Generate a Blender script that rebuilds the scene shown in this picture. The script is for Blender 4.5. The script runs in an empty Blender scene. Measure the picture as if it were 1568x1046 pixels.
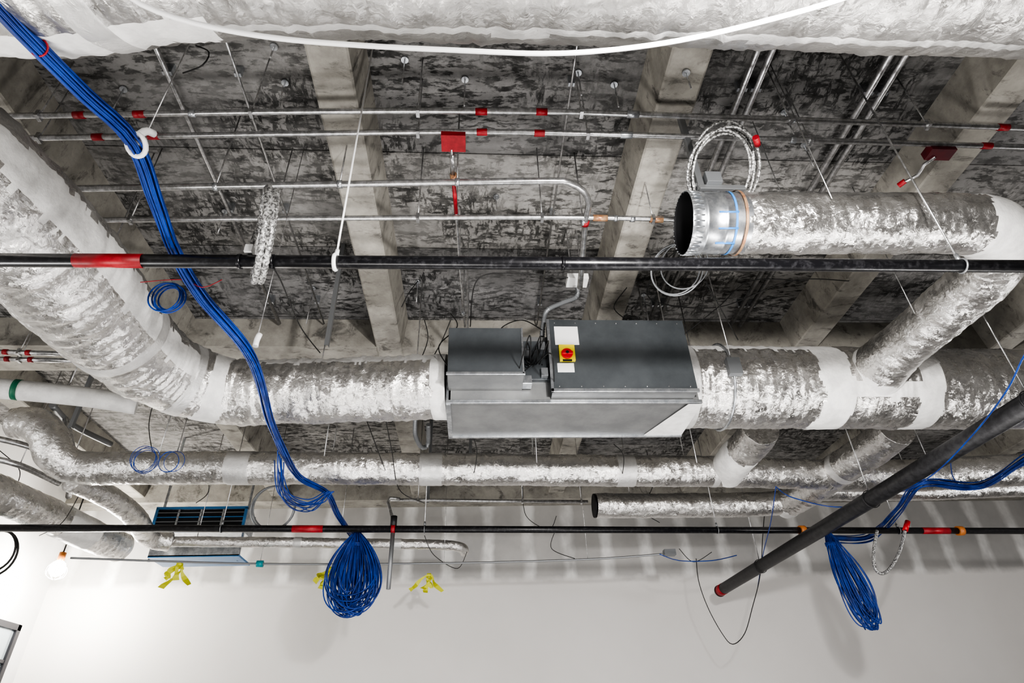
import bpy, math, random
from mathutils import Vector, Matrix, noise
random.seed(7)
# ---------------------------------------------------------------- camera (solved from vanishing points)
YAW,TILT,ROLL=math.radians(4),math.radians(34),math.radians(2)
F=940.0; CAM=Vector((0,0,1.6))
fwd=Vector((math.sin(YAW)*math.cos(TILT),math.cos(YAW)*math.cos(TILT),math.sin(TILT)))
r0=Vector((math.cos(YAW),-math.sin(YAW),0)); u0=r0.cross(fwd)
rt=r0*math.cos(ROLL)-u0*math.sin(ROLL); up=u0*math.cos(ROLL)+r0*math.sin(ROLL)
cd=bpy.data.cameras.new("camera"); co=bpy.data.objects.new("camera",cd)
bpy.context.scene.collection.objects.link(co)
M=Matrix((rt,up,-fwd)).transposed().to_4x4(); M.translation=CAM
co.matrix_world=M; cd.sensor_width=36; cd.lens=36*F/1568; cd.clip_end=100
bpy.context.scene.camera=co
try:
    vs=bpy.context.scene.view_settings; vs.view_transform='AgX'; vs.look='AgX - High Contrast'; vs.exposure=-.35
except Exception as e: print(e)
def ray(u,v): return fwd+rt*((u-784)/F)+up*((522.7-v)/F)
def P(u,v,z):
    d=ray(u,v); return CAM+d*((z-CAM.z)/d.z)
def PY(u,v,y):
    d=ray(u,v); return CAM+d*(y/d.y)
def PX(u,v,x):
    d=ray(u,v); return CAM+d*(x/d.x)
def pts(l,z=None): return [P(a[0],a[1],a[2] if len(a)>2 else z) for a in l]
# ---------------------------------------------------------------- room constants
ZS,ZB,D,XR,YB=6.0,5.6,11.3,12.0,-3.0
XL=PY(72,905,D).x
# ---------------------------------------------------------------- materials
def newmat(name):
    m=bpy.data.materials.new(name); m.use_nodes=True
    nt=m.node_tree; b=nt.nodes["Principled BSDF"]; return m,nt,b
def N(nt,t,**k):
    n=nt.nodes.new(t)
    for a,v in k.items():
        if a in n.inputs.keys(): n.inputs[a].default_value=v
        else: setattr(n,a,v)
    return n
def L(nt,a,b): nt.links.new(a,b)
def pos(nt,scale=(1,1,1)):
    g=N(nt,"ShaderNodeNewGeometry"); mp=N(nt,"ShaderNodeMapping"); mp.inputs["Scale"].default_value=scale
    L(nt,g.outputs["Position"],mp.inputs["Vector"]); return mp.outputs[0]
def nz(nt,scale,detail=4,rough=.6,vs=(1,1,1),dist=0):
    n=N(nt,"ShaderNodeTexNoise"); n.inputs["Scale"].default_value=scale; n.inputs["Detail"].default_value=detail
    n.inputs["Roughness"].default_value=rough; n.inputs["Distortion"].default_value=dist
    L(nt,pos(nt,vs),n.inputs["Vector"]); return n.outputs["Fac"]
def ramp(nt,fac,a,b,ca=(0,0,0,1),cb=(1,1,1,1)):
    r=N(nt,"ShaderNodeValToRGB"); r.color_ramp.elements[0].position=a; r.color_ramp.elements[1].position=b
    r.color_ramp.elements[0].color=ca; r.color_ramp.elements[1].color=cb
    L(nt,fac,r.inputs[0]); return r.outputs[0]
def mix(nt,f,a,b,bt='MIX'):
    n=N(nt,"ShaderNodeMix"); n.data_type='RGBA'; n.blend_type=bt
    for s,v in ((0,f),(6,a),(7,b)):
        if isinstance(v,(tuple,float,int)): n.inputs[s].default_value=v
        else: L(nt,v,n.inputs[s])
    return n.outputs[2]
def math_(nt,op,a,b):
    n=N(nt,"ShaderNodeMath"); n.operation=op
    for i,v in enumerate((a,b)):
        if isinstance(v,(float,int)): n.inputs[i].default_value=v
        else: L(nt,v,n.inputs[i])
    return n.outputs[0]
def vmath(nt,op,a,b=None,sc=None):
    n=N(nt,"ShaderNodeVectorMath"); n.operation=op
    for i,v in enumerate((a,b)):
        if v is None: continue
        if isinstance(v,tuple): n.inputs[i].default_value=v
        else: L(nt,v,n.inputs[i])
    if sc is not None: n.inputs["Scale"].default_value=sc
    return n.outputs[0]
def bump(nt,b,h,st,dist=.01,nrm=None):
    n=N(nt,"ShaderNodeBump"); n.inputs["Strength"].default_value=st; n.inputs["Distance"].default_value=dist
    L(nt,h,n.inputs["Height"])
    if nrm: L(nt,nrm,n.inputs["Normal"])
    L(nt,n.outputs[0],b.inputs["Normal"])
def c4(c): return (c[0],c[1],c[2],1)
def simple(name,c,rough=.5,metal=0.,c2=None,ns=8,bs=0,bd=.003,bsc=30,r0=.4,r1=.6):
    m,nt,b=newmat(name); b.inputs["Base Color"].default_value=c4(c)
    b.inputs["Roughness"].default_value=rough; b.inputs["Metallic"].default_value=metal
    if c2: L(nt,ramp(nt,nz(nt,ns,6,.65),r0,r1,c4(c),c4(c2)),b.inputs["Base Color"])
    if bs: bump(nt,b,nz(nt,bsc,5,.6),bs,bd)
    return m
# crumpled foil: soft facets with individually tilted normals + fine creases
def foilmat(name,base,rough,metal,fac,bs=.4,sc=22):
    m,nt,b=newmat(name); b.inputs["Metallic"].default_value=metal
    L(nt,ramp(nt,nz(nt,6,6,.65),.3,.7,c4([x*.76 for x in base]),c4(base)),b.inputs["Base Color"])
    L(nt,ramp(nt,nz(nt,9,4,.6),.3,.7,(rough-.06,)*3+(1,),(rough+.14,)*3+(1,)),b.inputs["Roughness"])
    g=N(nt,"ShaderNodeNewGeometry"); nn=g.outputs["Normal"]
    wn=N(nt,"ShaderNodeTexNoise"); wn.inputs["Scale"].default_value=9; wn.inputs["Detail"].default_value=4; L(nt,g.outputs["Position"],wn.inputs["Vector"])
    warp=vmath(nt,'ADD',g.outputs["Position"],vmath(nt,'SCALE',wn.outputs["Color"],sc=.2))
    for s,k,f_ in ((sc*.5,fac*.7,'SMOOTH_F1'),(sc*1.9,fac*.85,'F1')):
        v=N(nt,"ShaderNodeTexVoronoi"); v.feature=f_; v.inputs["Scale"].default_value=s
        if f_=='SMOOTH_F1': v.inputs["Smoothness"].default_value=.4
        mp=N(nt,"ShaderNodeMapping"); mp.inputs["Scale"].default_value=(.6,.8,1.8); L(nt,warp,mp.inputs["Vector"]); L(nt,mp.outputs[0],v.inputs["Vector"])
        d=vmath(nt,'SCALE',vmath(nt,'SUBTRACT',v.outputs["Color"],(.5,.5,.5)),sc=k)
        nn=vmath(nt,'ADD',nn,d)
    nn=vmath(nt,'NORMALIZE',nn)
    rid=math_(nt,'ABSOLUTE',math_(nt,'SUBTRACT',nz(nt,16,3,.6,(.8,.8,1.4),1.2),.5),0)
    h=math_(nt,'ADD',math_(nt,'MULTIPLY',rid,2.0),nz(nt,34,5,.7,(1,1,1),.8))
    bump(nt,b,h,bs,.009,nn); return m
FOIL=foilmat("foil_insulation",(.80,.785,.765),.27,.95,.36,.40)
FOIL2=foilmat("foil_dull",(.60,.59,.575),.34,.95,.22,.30)
TAPE=foilmat("foil_tape",(.74,.735,.725),.38,.5,.08,.2)
MASTIC_HIGHLIGHT=simple("white_mastic_highlight",(.82,.815,.80),.5,0,(.68,.675,.665),7,.5,.01,22)  # mastic, wrap and white pipe; also the highlight painted on foil ducts
GALV=simple("galvanised_sheet",(.62,.64,.66),.33,.9,(.42,.44,.47),18)
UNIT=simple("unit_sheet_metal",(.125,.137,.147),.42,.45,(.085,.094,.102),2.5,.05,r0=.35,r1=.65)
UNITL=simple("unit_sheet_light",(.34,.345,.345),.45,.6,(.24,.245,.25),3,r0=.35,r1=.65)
CONDUIT=simple("conduit_steel",(.66,.66,.67),.28,.9,(.42,.42,.42),25)
BLACK=simple("black_pipe",(.010,.010,.012),.3,.2,(.055,.055,.06),30,0,r0=.5,r1=.8)
BLACKD=simple("dark_grey_pipe",(.018,.018,.020),.45,.2,(.035,.035,.038),20)
RED=simple("red_paint",(.40,.02,.03),.45,0,(.26,.015,.02),12)
REDD=simple("dark_red_box",(.15,.012,.02),.5,0,(.11,.01,.02),12)
BLUE=simple("blue_cable",(.010,.055,.32),.38,0,(.006,.028,.18),6)
BLUET=simple("blue_tape",(.05,.25,.65),.4)
WHITE=simple("white_plastic",(.85,.85,.85),.4)
WOOD=simple("brass_fitting",(.38,.18,.10),.4,.5,(.55,.36,.22),15)
YEL=simple("yellow_tape",(.62,.62,.05),.45)
YELR=simple("switch_yellow",(.85,.7,.02),.4)
REDK=simple("switch_red",(.7,.02,.03),.3)
GREEN=simple("green_tape",(.02,.16,.09),.5)
TEAL=simple("teal_plastic",(.01,.28,.32),.4)
ORANGE=simple("orange_fitting",(.50,.18,.05),.45)
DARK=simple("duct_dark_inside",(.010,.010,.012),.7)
WIRE=simple("black_wire",(.015,.015,.015),.5)
BLUEF=simple("blue_protective_film",(.06,.20,.42),.3)
BOXG=simple("grey_box",(.22,.23,.24),.45,.4)
STRUT=simple("strut_dull",(.30,.31,.32),.45,.7)
FRAMEB=simple("dark_frame",(.03,.03,.035),.4,.3)
GLASS=simple("window_glass",(.35,.4,.43),.1,.3)
m,nt,b=newmat("braided_steel"); BRAID=m; b.inputs["Metallic"].default_value=.5; b.inputs["Roughness"].default_value=.35
L(nt,ramp(nt,nz(nt,70,2,.5),.4,.6,(.15,.15,.15,1),(.66,.66,.65,1)),b.inputs["Base Color"]); bump(nt,b,nz(nt,80,2),.6,.01)
# ceiling concrete: brushed bitumen on grey slab
m,nt,b=newmat("slab_concrete"); SLAB=m; b.inputs["Roughness"].default_value=.85; b.inputs["Specular IOR Level"].default_value=.25
def wn(sc,detail,rough,vscale,warp_amt,wsc):
    g=N(nt,"ShaderNodeNewGeometry"); w_=N(nt,"ShaderNodeTexNoise"); w_.inputs["Scale"].default_value=wsc; w_.inputs["Detail"].default_value=4
    L(nt,g.outputs["Position"],w_.inputs["Vector"])
    p=vmath(nt,'ADD',g.outputs["Position"],vmath(nt,'SCALE',w_.outputs["Color"],sc=warp_amt))
    mp=N(nt,"ShaderNodeMapping"); mp.inputs["Scale"].default_value=vscale; L(nt,p,mp.inputs["Vector"])
    n=N(nt,"ShaderNodeTexNoise"); n.inputs["Scale"].default_value=sc; n.inputs["Detail"].default_value=detail; n.inputs["Roughness"].default_value=rough
    L(nt,mp.outputs[0],n.inputs["Vector"]); return n.outputs["Fac"]
light=mix(nt,ramp(nt,nz(nt,9,8,.75),.35,.65),ramp(nt,nz(nt,.9,8,.65),.32,.68,(.15,.147,.142,1),(.35,.342,.328,1)),ramp(nt,nz(nt,1.7,8,.7),.3,.7,(.19,.187,.181,1),(.48,.468,.45,1)))
st1=ramp(nt,wn(1,8,.66,(7,20,5),.16,1.7),.485,.56)
st2=ramp(nt,wn(1,8,.68,(24,7,5),.14,2.3),.49,.56)
big=nz(nt,.55,5,.6); big2=nz(nt,.8,6,.65,(1,1.3,1))
pA=ramp(nt,big,.42,.56); pB=ramp(nt,big2,.45,.58)
dk=mix(nt,pA,math_(nt,'MULTIPLY',st1,.4),st1)
dk2=mix(nt,pB,dk,math_(nt,'MAXIMUM',st1,st2))
solid=ramp(nt,wn(.9,9,.8,(1,1,1),.6,1.2),.58,.66)
dk3=math_(nt,'MULTIPLY',math_(nt,'MAXIMUM',dk2,math_(nt,'MULTIPLY',solid,.9)),.90)
col=mix(nt,dk3,light,ramp(nt,nz(nt,12,5),.4,.65,(.024,.024,.023,1),(.09,.088,.084,1)))
br=N(nt,"ShaderNodeTexBrick"); br.inputs["Scale"].default_value=1; br.inputs["Mortar Size"].default_value=.006
br.inputs["Brick Width"].default_value=2.5; br.inputs["Row Height"].default_value=1.22; br.offset=0
br.inputs["Color1"].default_value=(1,1,1,1); br.inputs["Color2"].default_value=(.74,.75,.78,1); br.inputs["Mortar"].default_value=(.25,.25,.25,1)
mpb=N(nt,"ShaderNodeMapping"); mpb.inputs["Location"].default_value=(1.02,.1,0); g=N(nt,"ShaderNodeNewGeometry"); L(nt,g.outputs["Position"],mpb.inputs["Vector"])
L(nt,mpb.outputs[0],br.inputs["Vector"])
L(nt,mix(nt,1.0,col,br.outputs[0],'MULTIPLY'),b.inputs["Base Color"])
bump(nt,b,nz(nt,18,6,.7),.35,.01)
m,nt,b=newmat("beam_concrete"); BEAM=m; b.inputs["Roughness"].default_value=.8
a=ramp(nt,nz(nt,2.2,8,.7),.3,.7,(.20,.19,.172,1),(.48,.46,.415,1))
s=ramp(nt,nz(nt,1,8,.75,(3,7,3),.5),.54,.66)
L(nt,mix(nt,math_(nt,'MULTIPLY',s,.8),a,(.075,.072,.067,1)),b.inputs["Base Color"]); bump(nt,b,nz(nt,14,6,.7),.3,.01)
# back wall
m,nt,b=newmat("drywall_back"); WALLB=m; b.inputs["Roughness"].default_value=.7
sx=N(nt,"ShaderNodeSeparateXYZ"); g=N(nt,"ShaderNodeNewGeometry"); L(nt,g.outputs["Position"],sx.inputs[0])
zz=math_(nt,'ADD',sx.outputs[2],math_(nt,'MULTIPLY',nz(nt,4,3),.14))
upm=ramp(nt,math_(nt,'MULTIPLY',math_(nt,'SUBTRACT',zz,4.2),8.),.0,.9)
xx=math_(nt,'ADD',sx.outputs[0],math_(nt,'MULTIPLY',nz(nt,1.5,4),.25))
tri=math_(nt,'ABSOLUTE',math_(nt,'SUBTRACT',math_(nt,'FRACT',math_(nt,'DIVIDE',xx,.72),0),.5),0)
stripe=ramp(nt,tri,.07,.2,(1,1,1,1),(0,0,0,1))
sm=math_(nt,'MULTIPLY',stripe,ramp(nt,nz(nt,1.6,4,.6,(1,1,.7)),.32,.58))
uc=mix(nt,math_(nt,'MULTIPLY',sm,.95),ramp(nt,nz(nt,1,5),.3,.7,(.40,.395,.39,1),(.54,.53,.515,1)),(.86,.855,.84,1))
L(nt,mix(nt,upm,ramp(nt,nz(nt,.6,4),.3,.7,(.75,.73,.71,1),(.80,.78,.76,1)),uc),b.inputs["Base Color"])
WALL=simple("drywall_paint",(.78,.775,.77),.7,0,(.72,.715,.71),1.5)
WALLF=simple("wall_front_paint",(.25,.25,.25),.7,0,(.2,.2,.2),1.5)
FLOOR=simple("floor_concrete",(.12,.118,.115),.6,0,(.08,.078,.075),2)
m,nt,b=newmat("bulb_glow"); BULB=m
b.inputs["Base Color"].default_value=(1,1,1,1); b.inputs["Emission Color"].default_value=(1,.93,.8,1); b.inputs["Emission Strength"].default_value=120
# ---------------------------------------------------------------- mesh builder
class MB:
    def __init__(s,name): s.name=name; s.v=[]; s.f=[]; s.mi=[]; s.sm=[]; s.mats=[]
    def m(s,mat):
        if mat not in s.mats: s.mats.append(mat)
        return s.mats.index(mat)
    def face(s,idx,mat,sm=False): s.f.append(idx); s.mi.append(s.m(mat)); s.sm.append(sm)
    def box(s,lo,hi,mat,mats=None,rz=0):
        o=len(s.v); c=[(lo[i]+hi[i])/2 for i in range(3)]
        for k in range(8):
            p=Vector([(hi if (k>>i)&1 else lo)[i] for i in range(3)])
            if rz: p=Matrix.Rotation(rz,3,'Z')@(p-Vector(c))+Vector(c)
            s.v.append(p)
        for n_,q in enumerate(((0,2,3,1),(4,5,7,6),(0,1,5,4),(2,6,7,3),(0,4,6,2),(1,3,7,5))):
            s.face([o+i for i in q],mats.get(n_,mat) if mats else mat)
    def sweep(s,path,r,mat,n=12,cap=True,upz=False,disp=None,matf=None,capmat=None,phase=0,sm=True,closed=False):
        path=[Vector(p) for p in path]; m_=len(path); o=len(s.v); S=0; nn=None
        for i,p in enumerate(path):
            if closed: t=path[(i+1)%m_]-path[i-1]
            else: t=path[min(i+1,m_-1)]-path[max(i-1,0)]
            if t.length<1e-9: t=Vector((1,0,0))
            t.normalize()
            if nn is None or upz:
                ref=Vector((0,0,1)) if abs(t.z)<.9 else Vector((0,1,0))
                nn=(ref-t*ref.dot(t)).normalized()
            else: nn=(nn-t*nn.dot(t)).normalized()
            b_=t.cross(nn)
            if i: S+=(p-path[i-1]).length
            ri=r(S) if callable(r) else (r[i] if isinstance(r,(list,tuple)) else r)
            for k in range(n):
                a=2*math.pi*k/n+phase
                rr=ri+(disp(S,a,p) if disp else 0)
                s.v.append(p+(nn*math.cos(a)+b_*math.sin(a))*rr)
            if i:
                A=o+i*n; B=o+(i-1)*n
                for k in range(n):
                    k2=(k+1)%n; mt=matf(S,2*math.pi*(k+.5)/n,p) if matf else mat
                    s.face([B+k,B+k2,A+k2,A+k],mt,sm)
        if closed:
            A=o; B=o+(m_-1)*n
            for k in range(n):
                k2=(k+1)%n; s.face([B+k,B+k2,A+k2,A+k],mat,sm)
        elif cap:
            s.face([o+k for k in range(n)][::-1],capmat or mat); s.face([o+(m_-1)*n+k for k in range(n)],capmat or mat)
        return S
    def cyl(s,a,b,r,mat,n=14,**k): s.sweep([a,b],r,mat,n,**k)
    def finish(s,bevel=0,parent=None):
        me=bpy.data.meshes.new(s.name)
        lo=Vector([min(p[i] for p in s.v) for i in range(3)]); hi=Vector([max(p[i] for p in s.v) for i in range(3)]); c=(lo+hi)/2
        me.from_pydata([Vector(p)-c for p in s.v],[],s.f)
        for m_ in s.mats: me.materials.append(m_)
        me.polygons.foreach_set("material_index",s.mi); me.polygons.foreach_set("use_smooth",s.sm); me.update()
        ob=bpy.data.objects.new(s.name,me); ob.location=c
        bpy.context.scene.collection.objects.link(ob)
        if bevel:
            bm=ob.modifiers.new("bevel",'BEVEL'); bm.width=bevel; bm.segments=2; bm.limit_method='ANGLE'
        return ob
def smooth(p,step=.05):
    p=[Vector(q) for q in p]; out=[]
    if len(p)<3:
        n=max(1,int((p[1]-p[0]).length/step)); return [p[0].lerp(p[1],i/n) for i in range(n+1)]
    for i in range(len(p)-1):
        a=p[max(i-1,0)];b=p[i];c=p[i+1];d=p[min(i+2,len(p)-1)]
        n=max(1,int((c-b).length/step))
        for k in range(n):
            t=k/n
            out.append(.5*((2*b)+(c-a)*t+(2*a-5*b+4*c-d)*t*t+(3*b-a-3*c+d)*t**3))
    out.append(p[-1]); return out
def crinkle(amp=1.0,seed=0):
    def f(S,a,p):
        q=Vector((S*4,math.cos(a)*1.2,math.sin(a)*1.2+seed)); q2=Vector((S*13,math.cos(a)*1.4,math.sin(a)*1.4+seed))
        q3=Vector((S*28,math.cos(a)*1.8,math.sin(a)*1.8+seed))
        return amp*(.009*noise.noise(q)+.008*(abs(noise.noise(q2))*2-.5)+.006*(abs(noise.noise(q3))*2-.5))
    return f
def duct(mb,path,r,bands=(),wrap_highlight=None,mat=None,amp=1.0,seed=0,step=.018,n=52,mastic=(),seam=None):
    mat=mat or FOIL; amp*=.85
    pp=smooth(path,step); cr=crinkle(amp,seed)
    def inb(S): return any(abs(S-b0)<w for b0,w in bands)
    def inm(S,a):
        for lo,hi in mastic:
            if lo+.06*noise.noise(Vector((a*2,lo,3)))<S<hi+.06*noise.noise(Vector((a*2,hi,3))): return True
    def disp(S,a,p): return (.005+.25*cr(S,a,p)) if inb(S) or inm(S,a) else cr(S,a,p)
    def mf(S,a,p):
        if inm(S,a): return MASTIC_HIGHLIGHT
        if inb(S): return TAPE
        if wrap_highlight:  # white band along foil: bright reflection painted in; overhead duct's is real wrap
            for s0,s1,a0,a1 in wrap_highlight:
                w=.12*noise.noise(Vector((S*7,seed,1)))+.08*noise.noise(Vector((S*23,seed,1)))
                if s0<S<s1 and a0+w<a<a1-w*1.3: return MASTIC_HIGHLIGHT
        if seam and abs(a-seam-.05*noise.noise(Vector((S*2,seed,5))))<.09: return TAPE
        return mat
    return mb.sweep(pp,r,mat,n,upz=True,disp=disp,matf=mf)
def curveobj(name,splines,r,mats,cyc=False):
    cu=bpy.data.curves.new(name,'CURVE'); cu.dimensions='3D'; cu.bevel_depth=r; cu.bevel_resolution=2; cu.use_fill_caps=True
    for m_ in mats: cu.materials.append(m_)
    allp=[q for sp in splines for q in sp]
    c=sum(allp,Vector())/len(allp)
    for sp in splines:
        s=cu.splines.new('POLY'); s.points.add(len(sp)-1)
        for i,q in enumerate(sp): s.points[i].co=(*(q-c),1)
        s.use_smooth=True; s.use_cyclic_u=cyc
    ob=bpy.data.objects.new(name,cu); ob.location=c; bpy.context.scene.collection.objects.link(ob); return ob
def simplebox(name,lo,hi,mat,bevel=0):
    b_=MB(name); b_.box(lo,hi,mat); return b_.finish(bevel)
# ---------------------------------------------------------------- room shell
simplebox("floor",(XL-.15,YB-.15,-.1),(XR+.15,D+.15,0),FLOOR)
simplebox("ceiling",(XL-.15,YB-.15,ZS),(XR+.15,D+.15,ZS+.2),SLAB)
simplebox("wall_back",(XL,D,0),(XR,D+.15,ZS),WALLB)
simplebox("wall_front",(XL,YB-.15,0),(XR,YB,ZS),WALLF)
simplebox("wall_right",(XR,YB,0),(XR+.15,D,ZS),WALL)
simplebox("wall_left",(XL-.15,YB,0),(XL,D,ZS),WALL)
for i in range(-2,5):
    bb=MB("ceiling_beam"); x=-1.02+2.5*i; w=.145; o=0
    for y in (YB,D):
        for dx,z in ((-w,ZB),(-w+.015,ZB-.012),(w-.015,ZB-.012),(w,ZB),(w+.05,ZS),(-w-.05,ZS)): bb.v.append(Vector((x+dx,y,z)))
    for q in ((0,6,7,1),(1,7,8,2),(2,8,9,3),(3,9,10,4),(0,5,11,6)): bb.face([o+k for k in q],BEAM)
    bb.finish()
bb=MB("ceiling_girder"); bb.box((XL,6.05,ZB+.01),(XR,6.6,ZS-.001),BEAM); bb.finish()
bb=MB("ceiling_girder"); bb.box((XL,10.9,ZB-.1),(XR,D-.001,ZS-.001),BEAM); bb.finish()
wp=PX(47,963,XL); d_=MB("window_1")
y1=min(wp.y,D-.4); y0=y1-1.6; zt=wp.z
d_.box((XL+.005,y0,.9),(XL+.04,y1,zt),GLASS)
for a,b_ in (((XL+.002,y0,zt-.09),(XL+.08,y1,zt)),((XL+.002,y1-.09,.9),(XL+.08,y1,zt)),((XL+.002,y0,.9),(XL+.08,y0+.07,zt)),((XL+.002,y0,.9),(XL+.08,y1,.97)),((XL+.002,y0,zt-.55),(XL+.07,y1,zt-.50))): d_.box(a,b_,FRAMEB)
d_.finish(.005)
# ---------------------------------------------------------------- overhead near duct
t=MB("overhead_foil_duct")
duct(t,[P(-260,-75,4.3),P(60,-62,4.3),P(300,-92,4.3),P(780,-85,4.3),P(1250,-68,4.3),P(1560,-55,4.3),P(1850,-50,4.3)],.36,
     bands=((1.05,.06),),seed=3,amp=1.3,wrap_highlight=((.2,1.5,3.5,4.1),),mat=FOIL2,seam=3.7)
for u in (480,1150):
    q=P(u,-80,4.3); t.cyl(q+Vector((0,.37,0)),Vector((q.x,q.y+.37,ZS)),.006,CONDUIT); t.cyl(q+Vector((0,-.37,0)),Vector((q.x,q.y-.37,ZS)),.006,CONDUIT)
t.finish()
curveobj("white_cable",[smooth(pts([(150,-40),(215,6),(300,36),(420,58),(560,70),(700,77),(830,82),(930,77),(1040,62),(1160,35),(1290,-2),(1380,-40)],3.8),.05)],.010,[WHITE])
# ---------------------------------------------------------------- black sprinkler pipes
def rod(mb,x,y,z0,z1=ZS,r=.006,mat=CONDUIT): mb.cyl((x,y,z0),(x,y,z1),r,mat,8)
def clevis(mb,c,r,z1=ZS,mat=CONDUIT,w=.006):
    ring=[c+Vector((0,math.cos(a)*(r+.004),math.sin(a)*(r+.004))) for a in [2*math.pi*i/20 for i in range(20)]]
    mb.sweep(ring,w,mat,6,closed=True); mb.cyl(c+Vector((0,0,r)),Vector((c.x,c.y,z1)),.006,mat if mat==WHITE else CONDUIT,8)
    mb.cyl(c+Vector((0,0,r)),c+Vector((0,0,r+.05)),.013,mat,8)
t=MB("black_sprinkler_pipe")
A,B=P(-200,397,3.85),P(1800,409,3.85)
t.cyl(A,B,.037,BLACK,24)
def onA(u): q=P(u,400,3.85); return A.lerp(B,(q.x-A.x)/(B.x-A.x))
t.cyl(onA(116),onA(220),.0385,RED,24)
for u in (365,415,860): t.cyl(onA(u),onA(u+5),.041,BLACK,24)
clevis(t,onA(513),.037,mat=WHITE,w=.012); clevis(t,onA(1480),.037,mat=STRUT)
t.finish()
t=MB("black_sprinkler_pipe")
A2,B2=P(-60,808,3.95),P(1640,813,3.95)
t.cyl(A2,B2,.042,BLACK,20)
def on(u): 
    q=P(u,810,3.95); return A2.lerp(B2,(q.x-A2.x)/(B2.x-A2.x))
t.cyl(on(448),on(495),.0435,RED,20); t.cyl(on(1416),on(1458),.0435,RED,20); t.cyl(on(599),on(605),.055,RED,20)
for u in (1231,1475): t.cyl(on(u-4),on(u+4),.062,ORANGE,20)
for u in (340,650,1100,1380): clevis(t,on(u),.042,mat=STRUT)
t.cyl(on(602)+Vector((0,0,-.02)),on(602)+Vector((0,0,-.70)),.026,STRUT,12)
t.cyl(on(602)+Vector((0,0,.02)),on(602)+Vector((0,0,.16)),.04,BLACKD,12)
t.finish()
t=MB("diagonal_drain_pipe")
e=P(1103,904,3.72); far=Vector((e.x,e.y,3.72)); nr=P(1568,622,3.72); nr=nr+(nr-far)*.35
t.cyl(far,nr,.083,BLACKD,28); dr=(nr-far).normalized()
t.cyl(far-dr*.01,far+dr*.16,.086,RED,28); t.cyl(far-dr*.03,far-dr*.005,.091,BLACKD,28,capmat=DARK)
for k in (.18,.5,.75):
    q=far.lerp(nr,k); rod(t,q.x,q.y,q.z+.08)
    ring=[q+Vector((math.cos(a)*.092,0,math.sin(a)*.092)) for a in [2*math.pi*i/20 for i in range(20)]]
    t.sweep(ring,.005,BLACKD,6,closed=True)
t.finish()
# braided hose coil hung over the pipe (edge-on)
t=MB("braided_hose_coil"); q=onA(394); dd=Vector((q.x,q.y,0)).normalized(); sd=Vector((dd.y,-dd.x,0))
for k in range(4):
    pth=[]
    for i in range(80):
        a=2*math.pi*i/80
        pth.append(q+sd*(.036*(k%2)-.020+.006*math.sin(a+k*.5)-.03*math.cos(a))+dd*(.235*math.sin(a)*(1-.05*k)-.02*(k//2))+Vector((0,0,.19+.27*math.cos(a)*(1-.03*k)+(k//2)*.02)))
    t.sweep(pth,[.0165+.004*(i%2) for i in range(80)],BRAID,10,closed=True)
t.cyl(q+Vector((-.06,0,.05)),q+Vector((-.05,.0,.22)),.014,BRAID); t.cyl(q+Vector((-.08,.02,.10)),q+Vector((-.05,.02,.12)),.022,RED)
t.box((q.x-.07,q.y-.04,q.z+.04),(q.x-.03,q.y+.03,q.z+.09),WHITE)
t.finish()
# ---------------------------------------------------------------- conduits
def xpipe(name,pl,z,r=.02,reds=(),others=(),hang=(),mat=CONDUIT):
    t=MB(name); pp=pts(pl,z); t.sweep(smooth(pp,.1) if len(pp)>2 else pp,r,mat,14)
    def at(u):
        for i in range(len(pl)-1):
            if pl[i][0]<=u<=pl[i+1][0] or i==len(pl)-2:
                f_=(u-pl[i][0])/(pl[i+1][0]-pl[i][0]); return P(u,pl[i][1]+(pl[i+1][1]-pl[i][1])*f_,z)
    for a,b_ in reds: t.cyl(at(a),at(b_),r*1.22,RED)
    for a,b_,m_ in others: t.cyl(at(a),at(b_),r*1.25,m_)
    for u in hang:
        q=at(u); rod(t,q.x,q.y,z,r=.005); t.box((q.x-.012,q.y-r-.008,z-r-.008),(q.x+.012,q.y+r+.008,z+r+.008),CONDUIT)
    return t,at
t,at=xpipe("fire_alarm_conduit",[(-60,179),(500,170.5),(830,171),(970,175),(1568,196),(1640,199)],5.35,.021,
  reds=((113,130),(205,222),(728,746),(821,838),(1528,1544)),others=((960,978,GALV),(290,300,GALV),(1210,1216,GALV)),hang=(60,385,640,890,1210,1420)); t.finish()
t,at=xpipe("fire_alarm_conduit",[(-60,215),(20,212),(500,204),(740,202),(970,207),(1568,225),(1640,228)],5.35,.021,
  reds=((142,158),(227,243),(730,746),(818,834),(1503,1518)),others=((1210,1218,GALV),(950,968,GALV)),hang=(60,640,900,1240))
a_=P(675,207,5.29); b_=P(713,233,5.29); t.box((a_.x,min(a_.y,b_.y),5.29),(b_.x,max(a_.y,b_.y),5.36),RED)
a_=P(1428,228,5.30); b_=P(1453,246,5.30); t.box((a_.x,min(a_.y,b_.y),5.30),(b_.x,max(a_.y,b_.y),5.37),REDD)
t.sweep(smooth(pts([(1432,240),(1415,252),(1405,268),(1382,280)],5.3)),.013,CONDUIT,10)
t.cyl(P(1386,277,5.3),P(1376,284,5.3),.022,RED)
t.finish(.004)
t=MB("red_box_conduit")
t.sweep(pts([(691,228),(694,270),(699,330),(706,430),(712,500)],5.30),.012,CONDUIT,10)
t.cyl(P(692.5,236,5.3),P(693,268,5.3),.018,CONDUIT); t.cyl(P(694,266,5.3),P(694.3,275,5.3),.026,WOOD)
t.cyl(P(694.5,276,5.3),P(698.5,326,5.3),.016,RED)
for v in (330,400,480): rod(t,P(699+(v-330)*.07,v,5.3).x,P(699+(v-330)*.07,v,5.3).y,5.3,r=.004); t.cyl(P(699+(v-330)*.07,v-2,5.3),P(699+(v-330)*.07,v+2,5.3),.018,GALV)
t.finish()
t=MB("bent_conduit")
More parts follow.
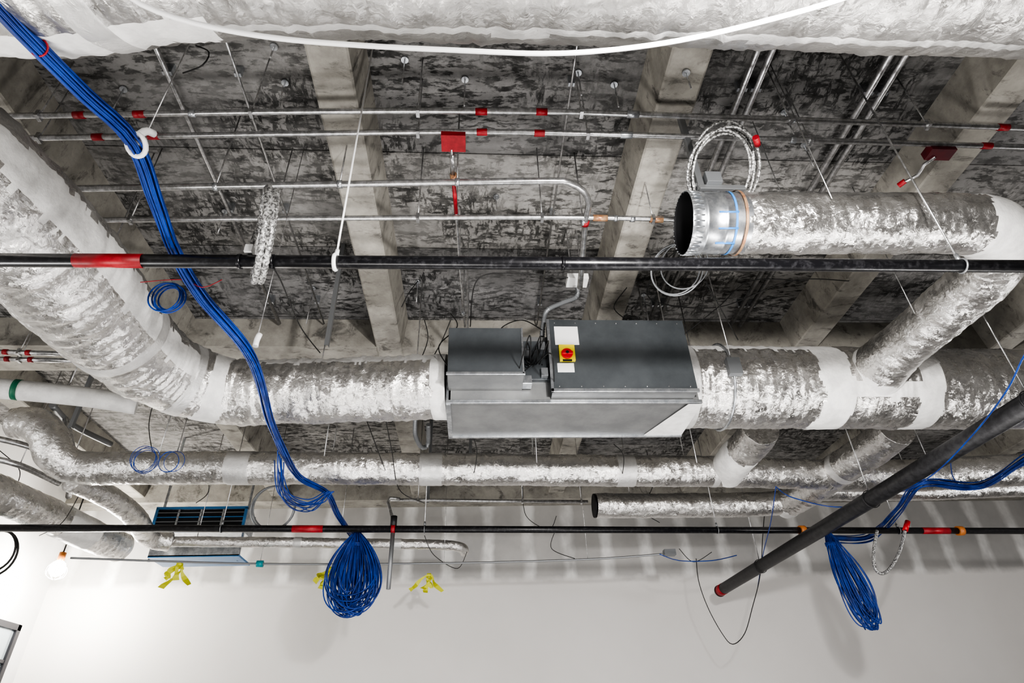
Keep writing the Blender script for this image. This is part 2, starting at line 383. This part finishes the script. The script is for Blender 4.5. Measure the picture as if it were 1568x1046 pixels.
t.sweep(smooth(pts([(112,289),(400,284),(700,279),(840,277),(870,279),(893,292),(902,312),(897,335),(893,380),(888,440)],5.15),.06),.025,CONDUIT,14)
for u,v in ((330,286),(520,282),(700,279),(893,340)):
    q=P(u,v,5.15); rod(t,q.x,q.y,5.15); t.cyl(P(u-3,v,5.15),P(u+4,v,5.15),.031,GALV)
t.cyl(P(896.5,338,5.15),P(895.5,344,5.15),.033,RED)
t.finish()
t,at=xpipe("ceiling_conduit",[(135,337),(500,334),(890,333),(1130,339)],5.15,.021,others=((908,930,WOOD),(965,972,GALV),(995,1015,WOOD),(940,945,GALV)),hang=(200,420,640,830,1000)); t.finish()
def yrun(u,v,y0,y1,z,r,mat=CONDUIT,name="slab_conduit_run",st=1.4):
    t=MB(name); q=P(u,v,z); t.cyl((q.x,y0,z),(q.x,y1,z),r,mat,10)
    y=y0+.5
    while y<y1: t.box((q.x-r-.015,y-.015,z-r*.3),(q.x+r+.015,y+.015,ZS),GALV); y+=st
    t.finish()
for a in ((228,50,.02),(1167,60,.026),(1190,60,.026),(1378,60,.028),(1402,60,.028),(345,60,.010),(20,330,.028),(885,60,.009)): yrun(a[0],a[1],-.5,6.0,5.9,a[2])
t=MB("unistrut_trapeze")
q=P(1074,290,4.8); t.box((q.x-.022,q.y-.02,4.8),(q.x+.022,q.y+.02,ZS),STRUT); t.box((q.x+.03,q.y-.06,4.82),(q.x+.14,q.y+.02,4.92),BOXG)
t.box((q.x-.02,q.y-.03,4.78),(q.x+.30,q.y+.0,4.82),STRUT)
t.finish(.004)
def loopobj(name,c,rx,rz,n,r,mat,tilt=0,jit=.03):
    t=MB(name)
    for k in range(n):
        jx,jy,jz=[random.uniform(-jit,jit) for _ in range(3)]; pth=[]
        sc=random.uniform(.9,1.05)
        for i in range(36):
            a=2*math.pi*i/36
            v=Vector((math.cos(a)*rx*sc,math.sin(a)*rz*math.sin(tilt)*sc,math.sin(a)*rz*math.cos(tilt)*sc))
            pth.append(c+v+Vector((jx,jy,jz)))
        t.sweep(pth,r,mat,8,closed=True)
    return t
t=loopobj("braided_hose_loops",P(1108,258,4.95),.24,.30,5,.010,BRAID,-.9,.05)
t.cyl(P(1157,210,4.95),P(1160,222,4.95),.022,RED); t.finish()
t=loopobj("black_cable_loops",P(1040,415,4.7),.20,.20,3,.006,BOXG,-.9,.04); t.finish()
t=MB("junction_box"); q=P(884,433,5.3); t.box((q.x-.10,q.y-.07,5.3),(q.x+.10,q.y+.07,5.36),WHITE); rod(t,q.x+.05,q.y,5.35); rod(t,q.x-.05,q.y,5.35)
t.finish(.006)
t=MB("flexible_conduit"); t.sweep(smooth(pts([(884,440,5.28),(882,455,5.2),(860,464,5.1),(838,475,5.0),(832,495,4.92),(830,515,4.8)]),.01),lambda S:.022+.004*math.sin(S*300),BOXG,12)
t.finish()
t=MB("flexible_conduit"); t.sweep(smooth(pts([(636,640,4.6),(636,665,4.5),(645,684,4.45),(655,680,4.5),(656,650,4.6)]),.01),lambda S:.024+.003*math.sin(S*300),STRUT,12)
t.finish()
# ---------------------------------------------------------------- HVAC fan unit
def X(u,v,y): return PY(u,v,y).x
zb=4.1; yf=P(870,616,zb).y; yk=P(870,666,zb).y
x0=P(688,640,zb).x; x1=P(1056,640,zb).x
t=MB("fan_powered_hvac_unit")
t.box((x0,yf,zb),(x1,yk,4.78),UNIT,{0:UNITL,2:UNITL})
zl=PY(745,598,yf).z; yl=P(745,572,zl).y; ztl=PY(745,502,yl).z
xa,xb=X(686,540,yl),X(801,540,yl)
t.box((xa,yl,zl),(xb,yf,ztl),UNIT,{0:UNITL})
zr=PY(950,611,yf).z; yr=P(950,598,zr).y; ztr=PY(950,490,yr).z
xc,xd=X(842,540,yr),X(1056,540,yr)
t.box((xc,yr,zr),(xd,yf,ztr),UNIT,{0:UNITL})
t.box((xb,yf-.05,zb+.2),(xc,yf,4.7),UNIT)
t.box((x0-.02,yf-.015,zb-.012),(x1+.02,yf+.01,zb+.02),GALV); t.box((x0-.02,yk-.01,zb-.02),(x1+.02,yk+.02,zb+.04),GALV)
t.box((x0-.02,yf,zb-.02),(x0+.02,yk,zb+.3),GALV)
t.box((xc-.012,yr-.008,zr-.012),(xd+.012,yr+.01,zr+.02),GALV); t.box((xa-.01,yl-.008,zl-.01),(xb+.01,yl+.01,zl+.015),GALV)
t.box((xc-.012,yr-.008,zr-.012),(xc+.012,yr+.01,ztr),GALV); t.box((xb-.012,yl-.008,zl),(xb+.004,yl+.01,ztl),GALV)
for i in range(7):
    for z in (zr+.04,ztr-.04):
        xx=xc+.06+(xd-xc-.12)*i/6; t.cyl((xx,yr-.008,z),(xx,yr,z),.006,CONDUIT,8)
for xx,zz_ in ((xb+.05,4.55),(xc-.05,4.35),(xc-.06,4.62)): t.box((xx-.03,yf-.10,zz_-.04),(xx+.03,yf-.05,zz_+.04),BOXG)
t.box((xb+.0,yf-.12,zb+.12),(xb+.08,yf-.02,zb+.2),GALV)
def plate(u0,v0,u1,v1,y,th,mat):
    a=PY(u0,v0,y); b_=PY(u1,v1,y); t.box((min(a.x,b_.x),y-th,min(a.z,b_.z)),(max(a.x,b_.x),y,max(a.z,b_.z)),mat)
plate(848,500,887,528,yr,.004,WHITE); plate(853,556,880,570,yr,.004,WHITE); plate(855,530,881,554,yr,.03,YELR)
q=PY(868,542,yr-.03); t.cyl(q,q+Vector((0,-.02,0)),.05,REDK,20); t.box((q.x-.05,q.y-.035,q.z-.013),(q.x+.05,q.y-.01,q.z+.013),REDK); t.cyl(q+Vector((0,-.035,0)),q+Vector((0,-.04,0)),.015,DARK)
t.box((q.x-.04,q.y-.006,q.z-.075),(q.x+.04,q.y,q.z-.055),DARK)
o=len(t.v); t.v+= [Vector((x1-.35,yk,zb-.006)),Vector((x1+.02,yk,zb-.006)),Vector((x1+.02,yf,zb-.016)),Vector((x1-.1,yf,zb-.016))]; t.face([o,o+1,o+2,o+3],MASTIC_HIGHLIGHT)
for xx in (x0+.15,x1-.15):
    for yy in (yf+.05,yk-.05): rod(t,xx,yy,4.7)
t.finish(.006)
sp=[]
for k in range(12):
    a=P(805+random.uniform(-5,30),random.uniform(500,600),4.45); b_=a+Vector((random.uniform(-.15,.15),-.1,random.uniform(-.3,.3)))
    sp.append(smooth([Vector((a.x,yf-.06,a.z)),(a+b_)/2+Vector((0,-.12,-.08)),Vector((b_.x,yf-.06,b_.z))],.03))
for pl in ([(685,560,4.4),(672,530,4.6),(700,500,4.9),(690,480,5.2)],[(800,585,4.4),(815,560,4.5),(830,590,4.4)],[(720,500,4.95),(730,430,5.2),(780,418,5.3),(870,425,5.3)],[(830,505,4.8),(800,490,5),(770,500,4.9),(760,520,4.9)],
  [(1050,510,4.7),(1100,470,5),(1150,430,5.2),(1230,430,5.3)],[(1040,380,5.),(1000,420,5.1),(1000,460,5.1),(1100,470,5.2),(1210,430,5.3),(1300,430,5.3)],[(1080,430,4.8),(1130,520,4.8)],[(590,640,4.3),(600,690,4.3),(612,750,4.2),(650,770,4.1)],
  [(640,560,4.9),(655,520,5.1),(650,490,5.3)],[(655,560,4.9),(675,525,5.1),(690,490,5.3)],[(960,440,5.4),(940,470,5.3),(960,490,5.1)],[(640,430,5.8),(625,450,5.6),(615,470,5.5)],[(300,70,5.8),(320,80,5.7),(310,100,5.6),(280,112,5.6)],
  [(410,400,4.1),(430,430,4.2),(460,500,4.5),(490,540,4.7)],[(240,600,4.9),(228,650,4.8),(235,700,4.6)],[(990,690,4.7),(1000,740,4.6),(985,780,4.5),(1010,800,4.4)],[(800,745,4.7),(806,790,4.5),(840,810,4.3),(852,790,4.4)],[(0,690,4.6),(30,720,4.5),(20,750,4.4),(0,755,4.4)],[(320,730,4.5),(318,755,4.4),(300,770,4.3)],
  [(650,820,4.0),(665,850,3.95),(700,870,3.9),(715,845,3.95)],[(850,812,4.0),(845,840,3.95),(880,855,3.9)],[(560,640,4.4),(575,680,4.3),(590,720,4.3)],[(712,640,4.3),(730,690,4.3),(722,740,4.3)],[(940,680,4.3),(955,700,4.3),(950,745,4.3)],[(1040,840,4.0),(1062,860,3.9),(1090,845,4.0)],[(60,820,4.0),(95,800,4.1),(120,760,4.3)]):
    sp.append(smooth(pts(pl),.03))
curveobj("control_wiring",sp,.005,[WIRE])
# ---------------------------------------------------------------- big left duct
t=MB("left_foil_supply_duct")
path=pts([(-190,175,4.4),(-90,240,4.4),(0,318,4.4),(88,405,4.4),(172,500,4.4),(250,566,4.4),(345,598,4.4),(450,599,4.4),(560,596,4.4),(686,592,4.4)])
pp=smooth(path,.03); Ltot=sum((pp[i+1]-pp[i]).length for i in range(len(pp)-1))
rad=lambda S:.40-.105*min(1,max(0,(S-1.4)/(Ltot-3.4)))
duct(t,path,rad,bands=((Ltot-2.35,.06),(Ltot-3.1,.05)),wrap_highlight=((0,Ltot-2.3,1.25,1.95),(Ltot-1.75,Ltot-.08,.2,1.1)),mastic=((Ltot-2.2,Ltot-1.98),(Ltot-.12,Ltot+.1)),seed=11,amp=1.6)  # white strips along the duct are its highlight put into the colour
for k in (.25,.75,.93):
    q=pp[int(k*(len(pp)-1))]; rod(t,q.x,q.y+.3,4.4)
t.finish()
# ---------------------------------------------------------------- right main duct + branches
t=MB("right_foil_main_duct")
a=Vector((x1+.01,P(1060,592,4.5).y,4.5)); b_=P(1760,598,4.5); b_.y=P(1400,597,4.5).y
L0=(P(1235,592,4.5)-a).length; L1=(P(1400,592,4.5)-a).length
duct(t,[a,a.lerp(b_,.33),a.lerp(b_,.66),b_],.40,bands=((.03,.05),),mastic=((L0-.04,L0+.26),(L1-.20,L1+.03)),wrap_highlight=((0,L0,.15,1.0),(L0,L1,1.9,2.3)),seed=21,amp=1.4)  # upper white strip up to the junction is a painted highlight
for s_ in (.38,):
    q=a.lerp(b_,s_/(b_-a).length)
    ring=[q+Vector((0,math.cos(x)*.415,math.sin(x)*.415)) for x in [2*math.pi*i/32 for i in range(32)]]
    t.sweep(ring,.012,GALV,6,closed=True); t.box((q.x-.06,q.y-.46,q.z-.12),(q.x+.06,q.y-.40,q.z+.05),BOXG); rod(t,q.x,q.y-.42,q.z); rod(t,q.x,q.y+.42,q.z)
t.finish()
t=MB("foil_riser_branch_duct")
zo=4.5
eL=P(1046,342,zo); open_start=P(1128,342,zo)
br=[open_start,P(1250,342,zo),P(1380,342,zo),P(1460,343,zo),P(1520,353,zo),P(1525,392,zo),P(1500,428,zo),P(1440,480,zo),P(1370,540,zo),P(1318,590,zo)]
bp=smooth(br,.03); LB=sum((bp[i+1]-bp[i]).length for i in range(len(bp)-1))
def rb(S): return .205+ (.07*max(0,(S-(LB-.7))/.7))
sE=(P(1495,345,zo)-open_start).length
duct(t,br,rb,mastic=((sE-.02,sE+.36),(LB-.36,LB)),seed=31,amp=1.0)
for u,v in ((1250,342),(1440,480)):
    q=P(u,v,zo); rod(t,q.x+(.22 if v>400 else 0),q.y+(.22 if v<400 else 0),zo,r=.004); rod(t,q.x-(.22 if v>400 else 0),q.y-(.22 if v<400 else 0),zo,r=.004)
t.finish()
t=MB("open_duct_end")
ax=(open_start-eL).normalized(); Lg=(open_start-eL).length
n=40; prof=[(0,.208),(.02,.212),(.03,.205),(Lg*.25,.205),(Lg*.27,.212),(Lg*.30,.205),(Lg*.6,.205),(Lg*.62,.211),(Lg*.65,.205),(Lg*.8,.205),(Lg+.03,.203)]
t.sweep([eL+ax*s_ for s_,_ in prof],[r_ for _,r_ in prof],GALV,n,cap=False,upz=True)
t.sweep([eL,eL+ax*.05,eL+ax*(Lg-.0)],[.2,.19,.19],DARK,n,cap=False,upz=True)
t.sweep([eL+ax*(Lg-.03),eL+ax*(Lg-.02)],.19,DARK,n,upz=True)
for i in range(36):
    a_=2*math.pi*i/36; nn=Vector((0,math.sin(a_),math.cos(a_))); t.cyl(eL+nn*.209,eL+nn*.209+ax*.07,.005,GALV,5)
t.sweep([eL+ax*(Lg*.76),eL+ax*(Lg*.80)],.2085,BLUET,n,cap=False,upz=True)
t.sweep([eL+ax*(Lg*.93),eL+ax*(Lg*.98)],.216,WOOD,n,cap=False,upz=True)
for k in range(3):
    a_=2.0+k*.5; nn=Vector((0,math.sin(a_),math.cos(a_)))*.2085; nn.y=-abs(nn.y); t.cyl(eL+ax*Lg*.45+nn,eL+ax*Lg*.8+nn,.006,BLUET,6)
t.finish()
# ---------------------------------------------------------------- lower distribution ducts
t=MB("foil_distribution_duct")
path=pts([(30,648,4.85),(55,650,4.8),(74,668,4.65),(88,700,4.45),(130,716,4.4),(250,716,4.4),(500,717,4.4),(760,719,4.4),(1000,721,4.4),(1110,722,4.4),(1270,727,4.4)])
duct(t,path,.185,bands=((2.75,.13),(4.9,.13),(7.2,.11),(8.3,.04)),seed=41,amp=.9,n=36)
for u in (250,500,820,1060):
    q=P(u,718,4.4); rod(t,q.x,q.y-.19,4.4); rod(t,q.x,q.y+.19,4.4)
t.finish()
t=MB("foil_distribution_duct")
duct(t,pts([(1165,655,4.45),(1150,678,4.42),(1128,700,4.4),(1112,722,4.4)]),.2,mastic=((.5,1.4),),seed=43,amp=.7,n=32); t.finish()
t=MB("foil_distribution_duct")
duct(t,pts([(1372,655,4.45),(1340,683,4.42),(1290,715,4.4),(1235,752,4.4),(1200,772,4.4)]),.2,mastic=((2.2,3.2),),bands=((1.0,.05),),seed=44,amp=.8,n=32); t.finish()
t=MB("foil_distribution_duct")
duct(t,pts([(1215,767,4.4),(1150,772,4.4),(1000,774,4.4),(912,774,4.4)]),.165,seed=45,amp=.8,n=32)
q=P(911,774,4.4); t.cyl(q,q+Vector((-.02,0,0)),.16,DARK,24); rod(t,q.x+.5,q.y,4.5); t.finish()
t=MB("foil_distribution_duct")
duct(t,pts([(1262,727,4.4),(1380,728,4.4),(1500,722,4.4),(1640,715,4.4)]),.2,seed=46,amp=.8,n=32); q=P(1430,725,4.4); rod(t,q.x,q.y,4.5); t.finish()
t=MB("foil_distribution_duct")
duct(t,pts([(1240,752,4.5),(1400,752,4.5),(1500,748,4.5),(1660,742,4.5)]),.13,seed=47,amp=.6,n=28); q=P(1400,750,4.5); rod(t,q.x,q.y,4.5); t.finish()
t=MB("corner_foil_duct")
duct(t,pts([(-120,715,4.25),(-30,745,4.25),(60,782,4.25),(130,815,4.25),(185,838,4.25)]),.2,seed=51,amp=.9,n=32,mastic=((1.8,2.4),)); t.finish()
t=MB("corner_foil_duct")
duct(t,pts([(110,735,4.3),(165,760,4.3),(205,790,4.25),(228,822,4.2),(260,829,4.2)]),.13,seed=52,amp=.6,n=28)
t.finish()
t=MB("corner_foil_duct")
duct(t,pts([(228,829,4.2),(400,830,4.2),(550,832,4.2),(690,835,4.2),(712,845,4.15)]),.072,seed=53,amp=.4,n=20,bands=((2,.06),(3.4,.06)))
for u in (300,520): q=P(u,830,4.2); rod(t,q.x,q.y,4.25)
t.finish()
t=MB("air_diffuser_grille")
yg=9.2
a=PY(243,779,yg); b_=PY(371,812,yg)
t.box((a.x,yg,b_.z),(b_.x,yg+.45,a.z),GALV)
for lo,hi in (((a.x-.02,yg-.03,b_.z-.02),(b_.x+.02,yg,b_.z+.015)),((a.x-.02,yg-.03,a.z-.015),(b_.x+.02,yg,a.z+.02)),((a.x-.02,yg-.03,b_.z),(a.x+.02,yg,a.z)),((b_.x-.02,yg-.03,b_.z),(b_.x+.02,yg,a.z))): t.box(lo,hi,BLUEF)
t.box((a.x+.02,yg-.01,b_.z+.02),(b_.x-.02,yg-.004,a.z-.02),DARK)
for i in range(1,4):
    x=a.x+(b_.x-a.x)*i/4; t.box((x-.015,yg-.03,b_.z+.02),(x+.015,yg-.005,a.z-.02),GALV)
for i in range(1,5):
    z=b_.z+(a.z-b_.z)*i/5; t.box((a.x+.02,yg-.03,z-.006),(b_.x-.02,yg-.005,z+.006),BLUEF if i==3 else BOXG)
c1=PY(232,835,yg-.1); c2=PY(366,852,yg-.1)
t.box((c1.x,yg-.12,c2.z),(c2.x,yg+.4,c2.z+.03),BLUEF); t.box((c1.x,yg-.12,c2.z+.01),(c2.x,yg-.115,c1.z),GALV)
for x in (a.x+.02,b_.x-.02): t.box((x-.015,yg+.1,c2.z),(x+.015,yg+.13,ZS),GALV)
t.finish(.003)
t=MB("white_drain_pipe")
t.sweep(smooth(pts([(-60,590),(60,600),(150,610),(210,620)],4.7),.06),.10,MASTIC_HIGHLIGHT,20)
t.cyl(P(22,596,4.7),P(31,597,4.7),.103,GREEN,20)
for u,v in ((100,604),(180,614)): q=P(u,v,4.7); rod(t,q.x,q.y,4.75)
t.finish()
t,at=xpipe("red_band_conduit",[(-50,537),(150,543)],5.3,.025,reds=((5,12),(40,47)),hang=(30,120)); t.finish()
t,at=xpipe("red_band_conduit",[(-50,548),(150,553)],5.3,.025,reds=((8,15),(44,51)),hang=(30,120)); t.finish()
for i,pl in enumerate(([(-20,668,4.7),(60,690,4.7),(110,735,4.6),(160,775,4.5),(215,800,4.4)],[(80,620,5.0),(110,650,5.0),(170,680,5.0)],[(-20,700,4.5),(30,712,4.5),(90,740,4.5)],[(100,640,5.),(112,700,4.6),(105,760,4.4)])):
    t=MB("corner_pipework"); pp=pts(pl); t.sweep(smooth(pp,.1),.035,CONDUIT if i!=1 else STRUT,10)
    q=pp[1]; rod(t,q.x,q.y,q.z); t.finish()
t=MB("low_wire_conduit")
t.sweep(smooth(pts([(108,854),(400,863),(680,862),(900,856),(1028,847)],3.9),.2),.014,STRUT,8)
t.cyl(P(393,863,3.9),P(403,863,3.9),.045,TEAL)
for u,v in ((398,863),(680,862),(900,856)): q=P(u,v,3.9); rod(t,q.x,q.y,3.9,r=.004)
q=P(1025,846,3.9); t.box((q.x-.08,q.y-.05,q.z-.04),(q.x+.08,q.y+.05,q.z+.04),BOXG)
t.finish()
t,at=xpipe("upper_steel_conduit",[(598,765),(900,768)],4.6,.022,hang=(640,800,890)); 
t.sweep(smooth([P(612,764,4.6),P(597,762,4.6),P(594,768,4.55),P(600,790,4.3),P(603,808,4.0)],.05),.022,CONDUIT,10)
t.finish()
for (u,v) in ((275,868),(505,875),(657,885)):
    t=MB("yellow_caution_ribbon"); c=P(u,v-5,3.88)
    for k in range(7):
        a=random.uniform(-.9,.9); ln=random.uniform(.18,.40); o=len(t.v); w=.032; ph=random.uniform(0,6)
        d1=Vector((math.sin(a),random.uniform(-.2,.2),-math.cos(a)*.9)); sd=Vector((math.cos(a),.3,math.sin(a)))
        for i in range(8):
            s_=i/7; p=c+d1*ln*s_+Vector((.03*math.sin(s_*5+ph),.03*math.sin(s_*7+k),0)); ww=w*(.4+.6*s_)*(1+.3*math.sin(9*s_+ph)); t.v+=[p-sd*ww,p+sd*ww]
        for i in range(7): t.face([o+2*i,o+2*i+1,o+2*i+3,o+2*i+2],YEL)
    t.cyl(c+Vector((-.03,0,0)),c+Vector((.03,0,0)),.025,YEL); t.finish()
# ---------------------------------------------------------------- blue cables
def strands(path,n,spread,seed=0,step=.06):
    base=smooth(path,step); out=[]
    for k in range(n):
        a0=random.uniform(0,6.28); rr=spread*math.sqrt(random.random()); tw=random.uniform(-.3,.3); S=0; o=[]
        for i,p in enumerate(base):
            if i: S+=(p-base[i-1]).length
            a=a0+tw*S; q=rr*(1+.5*noise.noise(Vector((S*1.3,k*3.1,seed))))
            tt=(base[min(i+1,len(base)-1)]-base[max(i-1,0)]).normalized(); n1=tt.cross(Vector((0,0,1)))
            n1=n1.normalized() if n1.length>.1 else Vector((1,0,0)); n2=tt.cross(n1)
            o.append(p+n1*q*math.cos(a)+n2*q*math.sin(a))
        out.append(o)
    return out
bp_=pts([(-60,-60,3.95),(0,12,3.95),(60,75,3.95),(130,145,3.95),(205,218,3.95),(240,310,3.95),(268,385,3.95),(310,455,3.93),(385,548,3.86),(412,640,3.9),(438,700,3.98),(460,732,4.02),(500,755,4.02),(518,790,4.02),(540,822,4.0)])
curveobj("blue_cable_bundle",strands(bp_,24,.030,1),.0052,[BLUE])
loops=[]
for k in range(12):
    c=P(430+random.uniform(-10,10),690+k*3,3.9); e=P(505+random.uniform(-8,8),752,3.98); lo=P(470+random.uniform(-15,25),772+random.uniform(-12,12),3.85)
    loops.append(smooth([c,c.lerp(lo,.5)+Vector((-.08,0,-.1)),lo,e],.04))
curveobj("blue_cable_slack",loops,.0055,[BLUE])
def hankcoil(name,u,v0,v1,w,n,y=7.72,lean=0):
    top=PY(u,v0,y); bot=PY(u,v1,y); h=top.z-bot.z; sp=[]
    for k in range(n):
        ww=w*random.uniform(.12,1.05); hh=h*(.72+.28*random.random()**.6); dx=random.uniform(-.09,.09); dy=random.uniform(-.10,.10); pth=[]
        ph=random.uniform(-.12,.12)
        for i in range(49):
            a=2*math.pi*i/48
            pth.append(Vector((top.x+lean*(1-math.cos(a))/2+ww/2*math.sin(a)*abs(math.sin(a/2))**1.0*1.2+dx*math.sin(a/2)+ph*math.sin(a)**2*.3,y+dy*math.sin(a/2)+.02*math.sin(3*a+k),top.z-hh*(1-math.cos(a))/2)))
        sp.append(pth)
    for k in range(3):
        z=top.z-.16-k*.015; sp.append([Vector((top.x+.07*math.cos(x),y+.05*math.sin(x),z)) for x in [2*math.pi*i/16 for i in range(17)]])
    return curveobj(name,sp,.0075,[BLUE])
hankcoil("blue_cable_coil",548,812,943,.60,56,lean=.02)
hankcoil("blue_cable_coil",1266,812,968,.36,34,lean=.18)
br_=pts([(1640,655,3.95),(1568,702,3.98),(1500,742,4.05),(1430,738,4.1),(1400,745,4.1),(1375,780,4.05),(1330,822,4.02),(1268,824,4.0)])
curveobj("blue_cable_bundle",strands(br_,12,.055,5),.007,[BLUE])
ft=[smooth(pts([(1600,500,3.6),(1568,545,3.6),(1540,600,3.6),(1490,665,3.6),(1430,725,3.6),(1380,752,3.7),(1290,776,3.8),(1215,762,3.95),(1188,745,4.0)]),.06),
 smooth(pts([(1188,745,4.0),(1180,800,3.9),(1168,850,3.8),(1160,900,3.7)]),.06),
 smooth(pts([(1455,705,4.1),(1462,735,4.1),(1490,748,4.1),(1568,712,4.0)]),.06),
 smooth(pts([(1128,850,3.8),(1090,858,3.7),(1040,858,3.7),(1010,848,3.8)]),.06)]
curveobj("loose_blue_cable",ft,.006,[BLUE])
def flatcoil(name,u,v,z,r,n,tk,mat):
    c=P(u,v,z); sp=[]
    for k in range(n):
        rr=r*random.uniform(.85,1.08); o=Vector([random.uniform(-.02,.02) for _ in range(3)])
        sp.append([c+o+rt*rr*math.cos(a)+Vector((0,-.2,1)).normalized()*rr*math.sin(a) for a in [2*math.pi*i/30 for i in range(31)]])
    return curveobj(name,sp,tk,[mat])
flatcoil("blue_cable_small_coil",257,456,4.0,.09,6,.005,BLUE)
flatcoil("thin_wire_coil",222,704,4.1,.12,4,.003,BLUE); flatcoil("thin_wire_coil",262,708,4.1,.11,3,.003,BLUE)
flatcoil("grey_cable_ring",418,778,4.2,.26,2,.012,BOXG)
flatcoil("black_cable_ring",-6,845,3.95,.28,3,.014,WIRE)
curveobj("loose_red_wire",[smooth(pts([(215,432,3.95),(280,428,3.95),(310,440,3.9),(340,428,3.95)]),.03)],.0025,[RED])
t=MB("white_cable_tie")
for (u,v,z) in ((209,222,3.95),):
    c=P(u,v,z)
    t.sweep([c+rt*.042*math.cos(a)+Vector((0,.8,-.6))*.05*math.sin(a) for a in [2*math.pi*k/16 for k in range(16)]],.012,WHITE,6,closed=True)
    t.sweep(smooth([c,c+Vector((.01,-.02,.05)),c+Vector((.02,.0,.10)),c+Vector((.03,.03,.12))],.02),.018,WHITE,8)
    rod(t,c.x+.02,c.y,c.z+.10,r=.003)
t.finish()
t=MB("white_cable_tie"); c=P(391,530,3.93); t.sweep(smooth([c,c+Vector((0,0,.05)),c+Vector((.01,0,.1))],.02),.02,WHITE,8); rod(t,c.x,c.y,c.z,r=.003); t.finish()
t=MB("red_cable_tie"); c=P(60,73,3.95)
t.sweep([c+rt*.034*math.cos(a)+up*.034*math.sin(a) for a in [2*math.pi*k/16 for k in range(16)]],.004,RED,6,closed=True)
t.finish()
curveobj("hanging_black_cable",[smooth([PY(a,b_,9.2) for a,b_ in ((1066,855),(1070,890),(1084,930),(1106,970),(1122,986),(1140,970),(1152,930),(1164,880),(1168,820),(1172,770))],.04)],.006,[WIRE])
t=MB("flexible_sprinkler_hose")
t.sweep(smooth([PY(a,b_,7.6) for a,b_ in ((1343,812),(1338,845),(1340,870),(1352,878),(1366,866),(1378,842),(1386,812))],.03),.02,BRAID,10)
t.cyl(PY(1386,812,7.6),PY(1390,798,7.6),.032,REDK); t.finish()
t=MB("caged_work_lamp"); c=PY(88,870,10.2)
rings=[]
for k in range(9):
    a=math.pi*k/8; rings.append((c.z-.12*math.cos(math.pi-a),max(.012,.115*math.sin(a))))
t.sweep([Vector((c.x,c.y,z)) for z,_ in rings],[r_ for _,r_ in rings],BULB,16)
t.cyl(c+Vector((0,0,.11)),c+Vector((0,0,.24)),.05,ORANGE)
t.cyl(c+Vector((0,0,.24)),Vector((c.x,c.y,ZS-.01)),.012,WIRE)
for k in range(8):
    a=2*math.pi*k/8; d1=Vector((math.cos(a),math.sin(a),0))
    t.sweep(smooth([c+d1*.05+Vector((0,0,.12)),c+d1*.14,c+d1*.12+Vector((0,0,-.12)),c+Vector((0,0,-.17))],.04),.004,CONDUIT,5)
t.finish()
t=MB("ceiling_anchor_rods")
for (u,v,ln) in ((190,135,.25),(437,125,.2),(345,322,.3),(712,120,.35),(885,110,.3),(940,128,.3),(1050,110,.2),(1200,170,.3),(640,430,.3),(480,440,.5),(760,300,.2),(1230,220,.3),(420,70,.15),(985,450,.4),(620,90,.3)):
    q=P(u,v,ZS); zt=ZS
    if any(abs(q.x-(-1.02+2.5*i))<.2 for i in range(-2,5)): zt=ZB-.012
    q=P(u,v,zt); t.cyl((q.x,q.y,zt-.02),(q.x,q.y,zt),.028,GALV); t.cyl((q.x,q.y,zt-ln),(q.x,q.y,zt),.006,CONDUIT,6)
t.finish()
for (u,v,z) in ((500,530,4.75),(108,655,4.6),(655,770,4.6),(720,740,4.6),(1020,640,4.7)):
    t=MB("hanger_strut"); q=P(u,v,z); t.box((q.x-.02,q.y-.02,z),(q.x+.02,q.y-.015,ZS),STRUT);t.box((q.x-.02,q.y-.015,z),(q.x-.015,q.y+.02,ZS),STRUT);t.box((q.x+.015,q.y-.015,z),(q.x+.02,q.y+.02,ZS),STRUT); t.finish()
# ---------------------------------------------------------------- lights
def light(name,typ,loc,energy,color=(1,1,1),size=None,rot=None,sy=None):
    l=bpy.data.lights.new(name,typ); l.energy=energy; l.color=color
    if typ=='AREA':
        l.size=size
        if sy: l.shape='RECTANGLE'; l.size_y=sy
    elif size: l.shadow_soft_size=size
    o=bpy.data.objects.new(name,l); o.location=loc
    if rot: o.rotation_euler=rot
    bpy.context.scene.collection.objects.link(o); return o
R=math.radians
light("added_fill_strip",'AREA',(-2.5,1.6,.4),195,(1,.97,.93),4,(R(180),0,0),.5)  # unseen strips added to light the ceiling and give foil glints
light("added_fill_strip",'AREA',(4,3.2,.4),195,(1,.97,.94),4,(R(180),0,0),.5)
light("added_fill_strip",'AREA',(0,5.2,.4),130,(1,.98,.97),6,(R(180),0,0),.5)
light("added_fill_strip",'AREA',(0,7.6,.3),165,(1,.975,.95),13,(R(97),0,0),.8)  # unseen wash added to brighten the back wall
light("added_side_fill",'POINT',(.9,-.2,2.9),250,(1,.97,.94),.15)
sl=light("work_spotlight",'SPOT',(1.3,.3,3.1),1000,(1,.97,.94),.12,(R(88),0,R(2)))
sl.data.spot_size=R(120); sl.data.spot_blend=.6
light("added_side_fill",'POINT',(8,6,3.2),130,(1,.98,.97),.25)  # unseen fill added on the right side
light("added_side_fill",'POINT',(-6.5,4,3.0),110,(1,.99,.98),.25)  # unseen fill added on the left side
light("bulb_light",'POINT',tuple(PY(88,870,10.2)+Vector((.15,-.1,-.35))),300,(1,.95,.87),.08)
w=bpy.data.worlds.new("world"); bpy.context.scene.world=w; w.use_nodes=True
w.node_tree.nodes["Background"].inputs[0].default_value=(.5,.5,.5,1)
